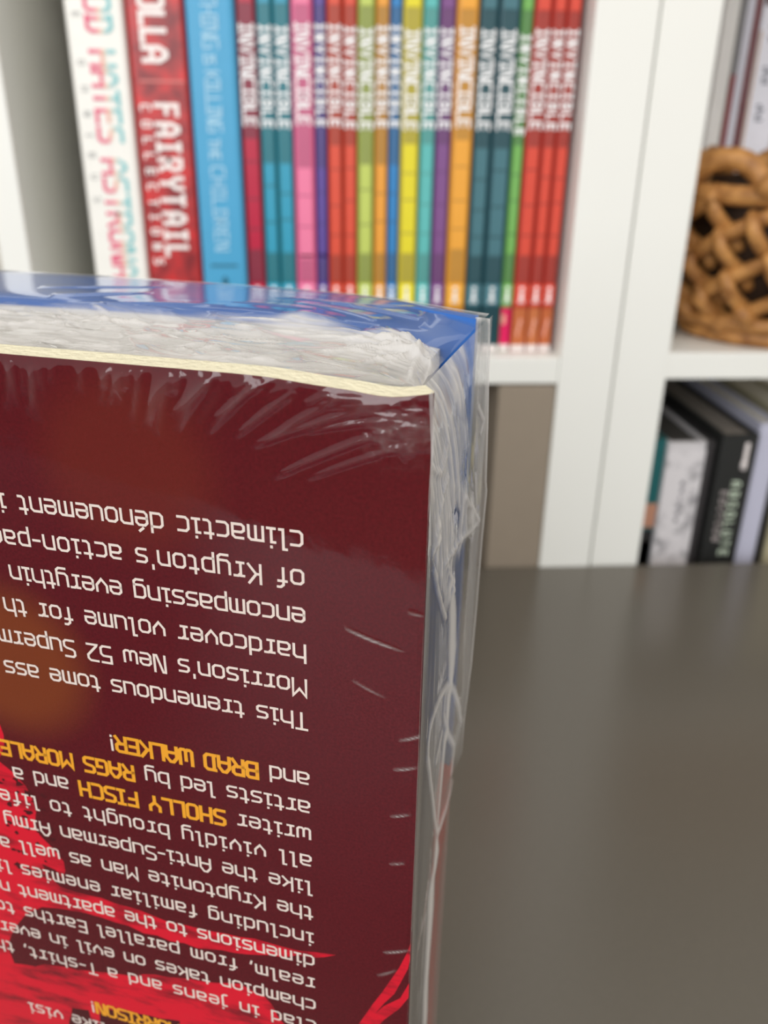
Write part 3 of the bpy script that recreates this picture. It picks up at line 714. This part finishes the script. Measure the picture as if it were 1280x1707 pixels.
decal(bm, jag(DATA['STRIPE_A'], 3, .15), .02, 0); decal(bm, jag(DATA['STRIPE_B'], 3, .15), .02, 0)
decal(bm, jag(DATA['DARK_A'], 2, .3), .035, 1); decal(bm, jag(DATA['DARK_B'], 2, .3), .035, 1)
for k in range(46):      # dark flecks in the upper red shape
    u, w = rng.uniform(-86, -77), rng.uniform(-91, -70); r = rng.uniform(.2, .9)
    decal(bm, [(u + r * math.cos(a) * rng.uniform(.4, 1.3), w + r * .8 * math.sin(a) * rng.uniform(.4, 1.3)) for a in [j * math.pi / 4 for j in range(8)]], .035, 1)
obj('cover_art', bm, [ART, ARTD], back)['label'] = 'bright red printed shapes'

# ------------------------------------------------------------------ clear film
def film_mat():
    m = bpy.data.materials.new('clear_film'); m.use_nodes = True
    nt = m.node_tree; n = nt.nodes; L = nt.links
    for x in list(n):
        if x.type != 'OUTPUT_MATERIAL': n.remove(x)
    out = n['Material Output']
    ge = n.new('ShaderNodeNewGeometry'); dt_ = n.new('ShaderNodeVectorMath'); dt_.operation = 'DOT_PRODUCT'
    L.new(ge.outputs['Normal'], dt_.inputs[0]); L.new(ge.outputs['Incoming'], dt_.inputs[1])
    def M(op, *a):
        x = n.new('ShaderNodeMath'); x.operation = op
        for i, v in enumerate(a):
            if isinstance(v, (int, float)): x.inputs[i].default_value = v
            else: L.new(v, x.inputs[i])
        return x.outputs[0]
    c = M('ABSOLUTE', dt_.outputs['Value']); q = M('POWER', M('SUBTRACT', 1.0, c), 5.0)
    R0 = .02
    R1 = M('MULTIPLY_ADD', q, 1 - R0, R0)
    F = M('DIVIDE', M('MULTIPLY', R1, 2.0), M('ADD', R1, 1.0))   # both faces of the thin film
    tr = n.new('ShaderNodeBsdfTransparent'); tr.inputs[0].default_value = (.975, .98, .985, 1)
    gl = n.new('ShaderNodeBsdfGlossy'); gl.inputs['Roughness'].default_value = .045; gl.inputs['Color'].default_value = (1, 1, 1, 1)
    mx = n.new('ShaderNodeMixShader'); L.new(F, mx.inputs[0]); L.new(tr.outputs[0], mx.inputs[1]); L.new(gl.outputs[0], mx.inputs[2])
    # whitened creases, and painted highlights on the nicks
    at = n.new('ShaderNodeAttribute'); at.attribute_name = 'haze'
    df = n.new('ShaderNodeBsdfDiffuse'); df.inputs[0].default_value = (.76, .74, .715, 1)
    tl = n.new('ShaderNodeBsdfTranslucent'); tl.inputs[0].default_value = (.76, .74, .715, 1)
    wh = n.new('ShaderNodeMixShader'); wh.inputs[0].default_value = .4; L.new(df.outputs[0], wh.inputs[1]); L.new(tl.outputs[0], wh.inputs[2])
    m2 = n.new('ShaderNodeMixShader'); L.new(at.outputs['Fac'], m2.inputs[0]); L.new(mx.outputs[0], m2.inputs[1]); L.new(wh.outputs[0], m2.inputs[2])
    L.new(m2.outputs[0], out.inputs['Surface'])
    return m
FILM = film_mat()

def in_poly(x, y, poly):
    r = np.zeros(x.shape, bool); n = len(poly)
    for i in range(n):
        x1, y1 = poly[i]; x2, y2 = poly[(i + 1) % n]
        c = ((y1 > y) != (y2 > y))
        with np.errstate(divide='ignore', invalid='ignore'):
            r ^= c & (x < (x2 - x1) * (y - y1) / (y2 - y1 + 1e-12) + x1)
    return r
def d_poly(x, y, line, closed=False):
    d = np.full(x.shape, 1e9); pts = line + ([line[0]] if closed else [])
    for (x1, y1), (x2, y2) in zip(pts[:-1], pts[1:]):
        L2 = (x2 - x1) ** 2 + (y2 - y1) ** 2 + 1e-12
        t_ = np.clip(((x - x1) * (x2 - x1) + (y - y1) * (y2 - y1)) / L2, 0, 1)
        d = np.minimum(d, np.hypot(x - x1 - t_ * (x2 - x1), y - y1 - t_ * (y2 - y1)))
    return d
def soft_poly(x, y, poly, soft):
    d = d_poly(x, y, poly, True); s = np.where(in_poly(x, y, poly), d, -d)
    return np.clip(.5 + s / soft / 2, 0, 1)
_pn = np.random.RandomState(11).rand(256, 256)
def vn(x, y):   # value noise
    xi, yi = np.floor(x).astype(int), np.floor(y).astype(int); fx, fy = x - xi, y - yi
    fx, fy = fx * fx * (3 - 2 * fx), fy * fy * (3 - 2 * fy)
    g = lambda a, b: _pn[a % 256, b % 256]
    return (g(xi, yi) * (1 - fx) + g(xi + 1, yi) * fx) * (1 - fy) + (g(xi, yi + 1) * (1 - fx) + g(xi + 1, yi + 1) * fx) * fy
def fbm(x, y, o=4):
    return sum(vn(x * 2 ** k + 17 * k, y * 2 ** k + 5 * k) * .5 ** k for k in range(o)) / sum(.5 ** k for k in range(o))
def ridge(x, y, o=3):
    return sum((1 - abs(2 * vn(x * 2 ** k + 31 * k, y * 2 ** k + 9 * k) - 1)) ** 3 * .55 ** k for k in range(o)) / sum(.55 ** k for k in range(o))
def fold_field(x, y, folds):
    """sum of tapering ridges: (x0, y0, angle, length, half width, height, bend)"""
    h = np.zeros(x.shape)
    for x0, y0, a, L, s, A, bend in folds:
        ca, sa = math.cos(a), math.sin(a); t_ = (x - x0) * ca + (y - y0) * sa; p = -(x - x0) * sa + (y - y0) * ca
        p = p - bend * (t_ / L) ** 2 * L
        q = np.clip(t_ / L, 0, 1); e = np.where((t_ > -.02 * L) & (t_ < L), np.sin(np.pi * np.clip(q * .93 + .07, 0, 1)) ** .6, 0)
        h += A * e * np.exp(-(p / (s * (1 - .3 * q))) ** 2)
    return h
def sheet(name, X, Y, Z, haze, parent):
    nw, nu = X.shape
    me = bpy.data.meshes.new(name)
    co = np.stack([X / 1000 - BU, Y / 1000 - BV, Z / 1000 + HB_], -1).reshape(-1, 3)
    idx = np.arange(nw * nu).reshape(nw, nu)
    f = np.stack([idx[:-1, :-1], idx[:-1, 1:], idx[1:, 1:], idx[1:, :-1]], -1).reshape(-1, 4)
    me.from_pydata(co.tolist(), [], f.tolist())
    at = me.attributes.new('haze', 'FLOAT', 'POINT'); at.data.foreach_set('value', np.clip(haze, 0, 1).astype(np.float32).ravel())
    me.polygons.foreach_set('use_smooth', [True] * len(me.polygons))
    o = link(name, me, FILM, parent)
    return o
def axis(*seg):
    """axis((start, stop, step), ...)"""
    out = []
    for a, b, s in seg: out += list(np.arange(a, b, s))
    return np.array(out + [seg[-1][1]])

# film over the back cover
u = axis((-199, -112, 3), (-112, -40, .4), (-40, -16.75, .22)); w = axis((0.05, -14, -.16), (-14, -34, -.3), (-34, -100, -.28), (-100, -136, -.6), (-136, -268, -4))
U, Wm = np.meshgrid(u, w)
folds = []
fr = random.Random(21)
for k in range(60):
    x0 = fr.uniform(-112, -19)
    ang = math.radians(float(np.interp(x0, [-112, -66, -52, -42, -30, -20], [272, 268, 250, 228, 206, 192])) + fr.uniform(-9, 9))
    folds.append((x0, -fr.uniform(0, .8), ang, fr.uniform(3.0, 8.5), fr.uniform(.35, .8), fr.uniform(.10, .26), fr.uniform(-.12, .12)))
for x0, w0, a, L, s, A in ((-24, -2, 203, 16, .55, .26), (-21, -4.2, 207, 17, .5, .26), (-22, -3.1, 196, 10, .4, .22), (-28, -1.6, 214, 11, .5, .24), (-33, -1.4, 218, 10, .45, .24),
                           (-38, -1.2, 224, 9, .5, .24), (-19, -6.0, 204, 14, .4, .2), (-44, -1, 236, 8, .6, .25), (-50, -1, 250, 7, .5, .2)):
    folds.append((x0, w0, math.radians(a), L, s, A, .03))
# short bright nicks near the fore-edge
nicks = []
for px in ((-27.0, -32.2, 338, 8.2, .28, .22), (-19.5, -48.5, 20, 4.5, .25, .2), (-20.2, -53.6, 12, 3.6, .25, .2), (-20.5, -62, 14, 3.2, .22, .2), (-20.5, -71, 12, 2.6, .22, .18), (-21, -89.5, 18, 4.5, .25, .22),
           (-22, -95, 30, 4, .25, .16), (-26, -40, 330, 5, .25, .14), (-19, -28.5, 350, 2.2, .2, .16)):
    nicks.append((px[0], px[1], math.radians(px[2]), px[3], max(.2, px[4] * .95), px[5] * .5, .12))
H = fold_field(U, Wm, folds) * (1 - .85 * np.exp(Wm / 1.0))
NK = fold_field(U, Wm, nicks); H += NK
corner = np.exp(-((U + 20.5) / 4.0) ** 2 - ((Wm + 4.5) / 3.2) ** 2)
H += corner * .55 * ridge(U * .28 + 3, Wm * .34 + 1, 3)
lay = .16 + .22 * (1 - np.exp(Wm / 1.6)) * np.exp(Wm / 5.5) + .02 * fbm(U * .35, Wm * .35, 4) + .10 * fbm(U * .055 + 3, Wm * .07, 2)
drp = -(1.15 * np.exp(-((U + 22) / 5.0) ** 2) + .5 * np.exp(-((U + 30) / 5.0) ** 2)) * np.exp(Wm / 5.0)
hz = .05 * np.clip(H / .3, 0, 1) ** 2 + .62 * np.clip(NK / .12, 0, 1) ** 1.5 + .25 * corner * ridge(U * .5 + 3, Wm * .6 + 1, 2) ** 2  # white haze on the nicks stands in for their highlights
sheet('shrink_wrap', U, V0 - lay - H, Wm + drp, hz, root)['label'] = 'clear film over the maroon back cover'

# film over the top (recessed pages between the boards)
def edge_curve(vv):
    """where top and fore-edge film meet: pulled in to the corner of the pages"""
    q = np.clip((vv - 89.2) / (133.2 - 89.2), 0, 1); return np.sin(np.pi * q ** .85) ** .75
tau = axis((0, 110, .4), (110, 182, 4)); q = np.linspace(0, 1, 190)
T_, Q = np.meshgrid(tau, q)
vend = np.interp(-16.9 - T_, [-200, -115, -94, -65, -53, -40, -33, -26, -19, -16], [146.5, 147.6, 148.3, 147.4, 146.6, 144.6, 142.2, 138.4, 134.6, 133.2])
Vv = 93.2 + Q * (vend - 93.2)
Bq = np.sin(np.pi * Q ** .85) ** .75
Uu = -16.9 - T_ - 5.2 * Bq * np.exp(-T_ / 7)
# distance-free dip: low over the pages near the back cover, taut and flat near the front board
TH = soft_poly(Uu, Vv, DATA['TOP_HAZE'], 1.4)
dipn = 5.3 * Bq * np.exp(-T_ / 9)
step = 1 / (1 + np.exp((Vv - np.interp(Uu, [-120, -80, -55, -30, -17], [121, 124, 125, 123, 120])) / 1.3))
rise = np.clip((Vv - 93.4) / 2.2, 0, 1)
dipf = (2.0 * step * rise + .25) * (1 - np.exp(-T_ / 14))
fl = []
for k in range(90):
    x0 = fr.uniform(-100, -24); v0 = fr.uniform(94, 124)
    fl.append((x0, v0, math.radians(fr.choice([0, 180]) + fr.uniform(-28, 28)), fr.uniform(3, 11), fr.uniform(.25, .6), fr.uniform(.15, .5), fr.uniform(-.2, .2)))
for k in range(26):
    a = fr.uniform(150, 290); fl.append((-24 + fr.uniform(-2, 2), 121 + fr.uniform(-4, 2), math.radians(a), fr.uniform(6, 18), fr.uniform(.25, .5), fr.uniform(.2, .55), fr.uniform(-.1, .1)))
Hc = fold_field(Uu, Vv, fl) * TH
flat = []
for x0, v0, a, L, s, A in ((-28, 132, 160, 18, 1.2, .35), (-34, 128, 150, 16, 1.0, .3), (-45, 131, 172, 16, .9, .22), (-24, 134, 120, 9, .8, .3), (-90, 128, 20, 16, 1.6, .5), (-96, 134, 15, 22, 1.2, .4),
                           (-40, 136, 165, 14, .8, .22), (-30, 138, 185, 14, .8, .2), (-26, 128, 100, 8, .6, .3), (-60, 129, 185, 20, .8, .18)):
    flat.append((x0, v0, math.radians(a), L, s, A, .08))
Hf = fold_field(Uu, Vv, flat) * (1 - TH) * np.clip((vend - Vv) / 3, 0, 1) * np.clip(T_ / 3, 0, 1)
crk = ridge(Uu * .075 + .05 * Vv, Vv * .25 + .03 * Uu, 2) * TH * rise * .9 * np.clip(T_ / 2, 0, 1)
Ztop = -dipn - dipf + Hc + Hf * .7 + crk + .10 * np.exp(-((Vv - vend) / .8) ** 2)
drT = -(1.15 * np.exp(-((Uu + 22) / 5.0) ** 2) + .5 * np.exp(-((Uu + 30) / 5.0) ** 2))
Ztop = Ztop + drT * np.clip(1 - (Vv - 89) / 8, 0, 1) + np.where(Vv < 93.5, .3 + .22 * fbm(Uu * .5, Vv * .9, 3), 0)
str1 = ridge(Uu * .09 + 2 + .07 * Vv, Vv * .28 + 3 + .04 * Uu, 2); big = fbm(Uu * .07, Vv * .16, 3)
hzt = TH * (.10 + .66 * np.clip(big * 1.9 - .55, 0, 1) + .35 * str1 ** 1.5 + .4 * np.clip(Hc / .3, 0, 1) ** 2) * np.clip((Vv - 92.5) / 2.0, .45, 1)
hzt = np.maximum(hzt, .10 + .75 * np.exp(-((Vv - vend) / .35) ** 2) * (.4 + .6 * fbm(Uu * .6, Vv * 2, 3)) + .06 * np.clip(Hf / .3, 0, 1) - .06)
sheet('shrink_wrap', Uu, Vv, Ztop, hzt, root)['label'] = 'crinkled clear film bridging the top of the pages'

# film over the fore-edge, drawn in along a gathered seam
q = np.linspace(0, 1, 150); tt = axis((0, 12, .2), (12, 44, .3), (44, 150, .6), (150, 266, 5))
Q, Td = np.meshgrid(q, tt)
Vs = 89.0 + Q * (133.2 - 89.0)
Bq = np.sin(np.pi * Q ** .85) ** .75
Ws = -Td - 5.2 * Bq * np.exp(-Td / 9)
SM = DATA['SEAM'] + DATA['SEAM2'][1:]
seam_v = np.interp(-Ws, [0, 20, 37, 50, 60, 92, 100, 148, 300], [122, 121, 114, 119, 120, 117.5, 113.5, 113, 113])
dd = Vs - seam_v
valley = 1.5 * np.exp(-np.where(dd < 0, (dd / 16.0) ** 2, (dd / 7.0) ** 2)) * np.clip(-(Ws + 25) / 30, 0, 1)
Us = -16.85 + .55 * Q - 5.2 * Bq * np.exp(-Td / 13) - valley
SHZ = soft_poly(Vs, Ws, DATA['SIDE_HAZE'], 1.6)
for p_ in DATA['SIDE_WIN']: SHZ = SHZ * (1 - .85 * soft_poly(Vs, Ws, p_, .6))
SHZ = np.maximum(SHZ, np.clip(1.6 + Ws / 16, 0, 1) * np.clip((128 + Ws * .35 - Vs) / 3, 0, 1))
strand = ridge(Vs * .55 + .05 * Ws, Ws * .06, 3)
cre = np.zeros(Vs.shape)
for line, wd in [(l, .9) for l in DATA['BR']] + [(l, .6) for l in DATA['FOLDS']]:
    cre = np.maximum(cre, np.exp(-(d_poly(Vs, Ws, line) / wd) ** 2))
sw = np.interp(-Ws, [0, 38, 50, 60, 92, 97, 110, 130, 150], [.1, 2.0, 2.8, 2.0, 1.8, 2.8, 3.4, 2.8, 2.4])
seam = np.exp(-(d_poly(Vs, Ws, SM) / sw) ** 4)
lens = soft_poly(Vs, Ws, DATA['BR'][0] + DATA['BR'][1][::-1], 1.2)
hzs = np.maximum.reduce([SHZ * (.36 + .78 * strand ** 1.25), cre * .78, seam * .92, lens * (.10 + .25 * strand)])
rim = .5 * np.exp(-((Vs - 89.0) / .45) ** 2)
hzs = np.maximum(hzs, rim * (.3 + .5 * fbm(Ws * .2, Vs, 2)))
far = np.clip((Vs - 124) / 4, 0, 1) * np.clip((Ws + 86) / 25, 0, 1)
hzs = np.maximum(hzs, far * (.12 + .22 * ridge(Vs * .9, Ws * .03, 2)))
hzs = np.maximum(hzs, .03)
Us = Us - 2.0 * np.clip((Q - .55) / .45, 0, 1) * np.clip((-Ws - 68) / 24, 0, 1)
Us = Us + .28 * cre * np.clip(Td / 4, 0, 1) + .3 * seam + SHZ * .45 * strand * np.clip(Td / 3, 0, 1) + .25 * (fbm(Vs * .2, Ws * .03, 3) - .5) * np.clip(Td / 5, 0, 1)
sheet('shrink_wrap', Us, Vs, Ws, hzs, root)['label'] = 'clear film gathered in a whitish seam along the fore-edge'

# loose lip of film standing beyond the fore-edge of the front board
fu = [a for a, b in DATA['FLAP']]; fw_ = [-b for a, b in DATA['FLAP']]
q = np.linspace(0, 1, 40); tt = axis((0.2, 40, .25), (40, 170, 1), (170, 266, 6))
Q, Td = np.meshgrid(q, tt)
lip = np.interp(Td, fw_, fu); lip = np.interp(Td, [0, 84, 92, 300], [0, 0, 1, 1]) * (-18.5 - lip) + lip
Ul = -18.75 + Q * (lip + 18.75)
Vl = 131.7 - .7 * Q + .25 * np.sin(Q * 3.1) + .35 * ridge(Q * .8, Td * .55 + Q * .5, 2) * np.clip(1 - Td / 14, 0, 1) + .25 * ridge(Q * 4, Td * .02, 2) * np.clip(Td / 14, 0, 1)
hl = .16 + .4 * ridge(Q * 3.5 + 1, Td * .03, 3) ** 1.5 + .45 * np.clip(1 - Td / 1.1, 0, 1) + .5 * np.exp(-((Q - 1) / .06) ** 2)
hl = hl * np.clip((90 - Td) / 14, .02, 1)
sheet('shrink_wrap', Ul, Vl, -Td, hl, root)['label'] = 'greyish loose lip of film along the front board'
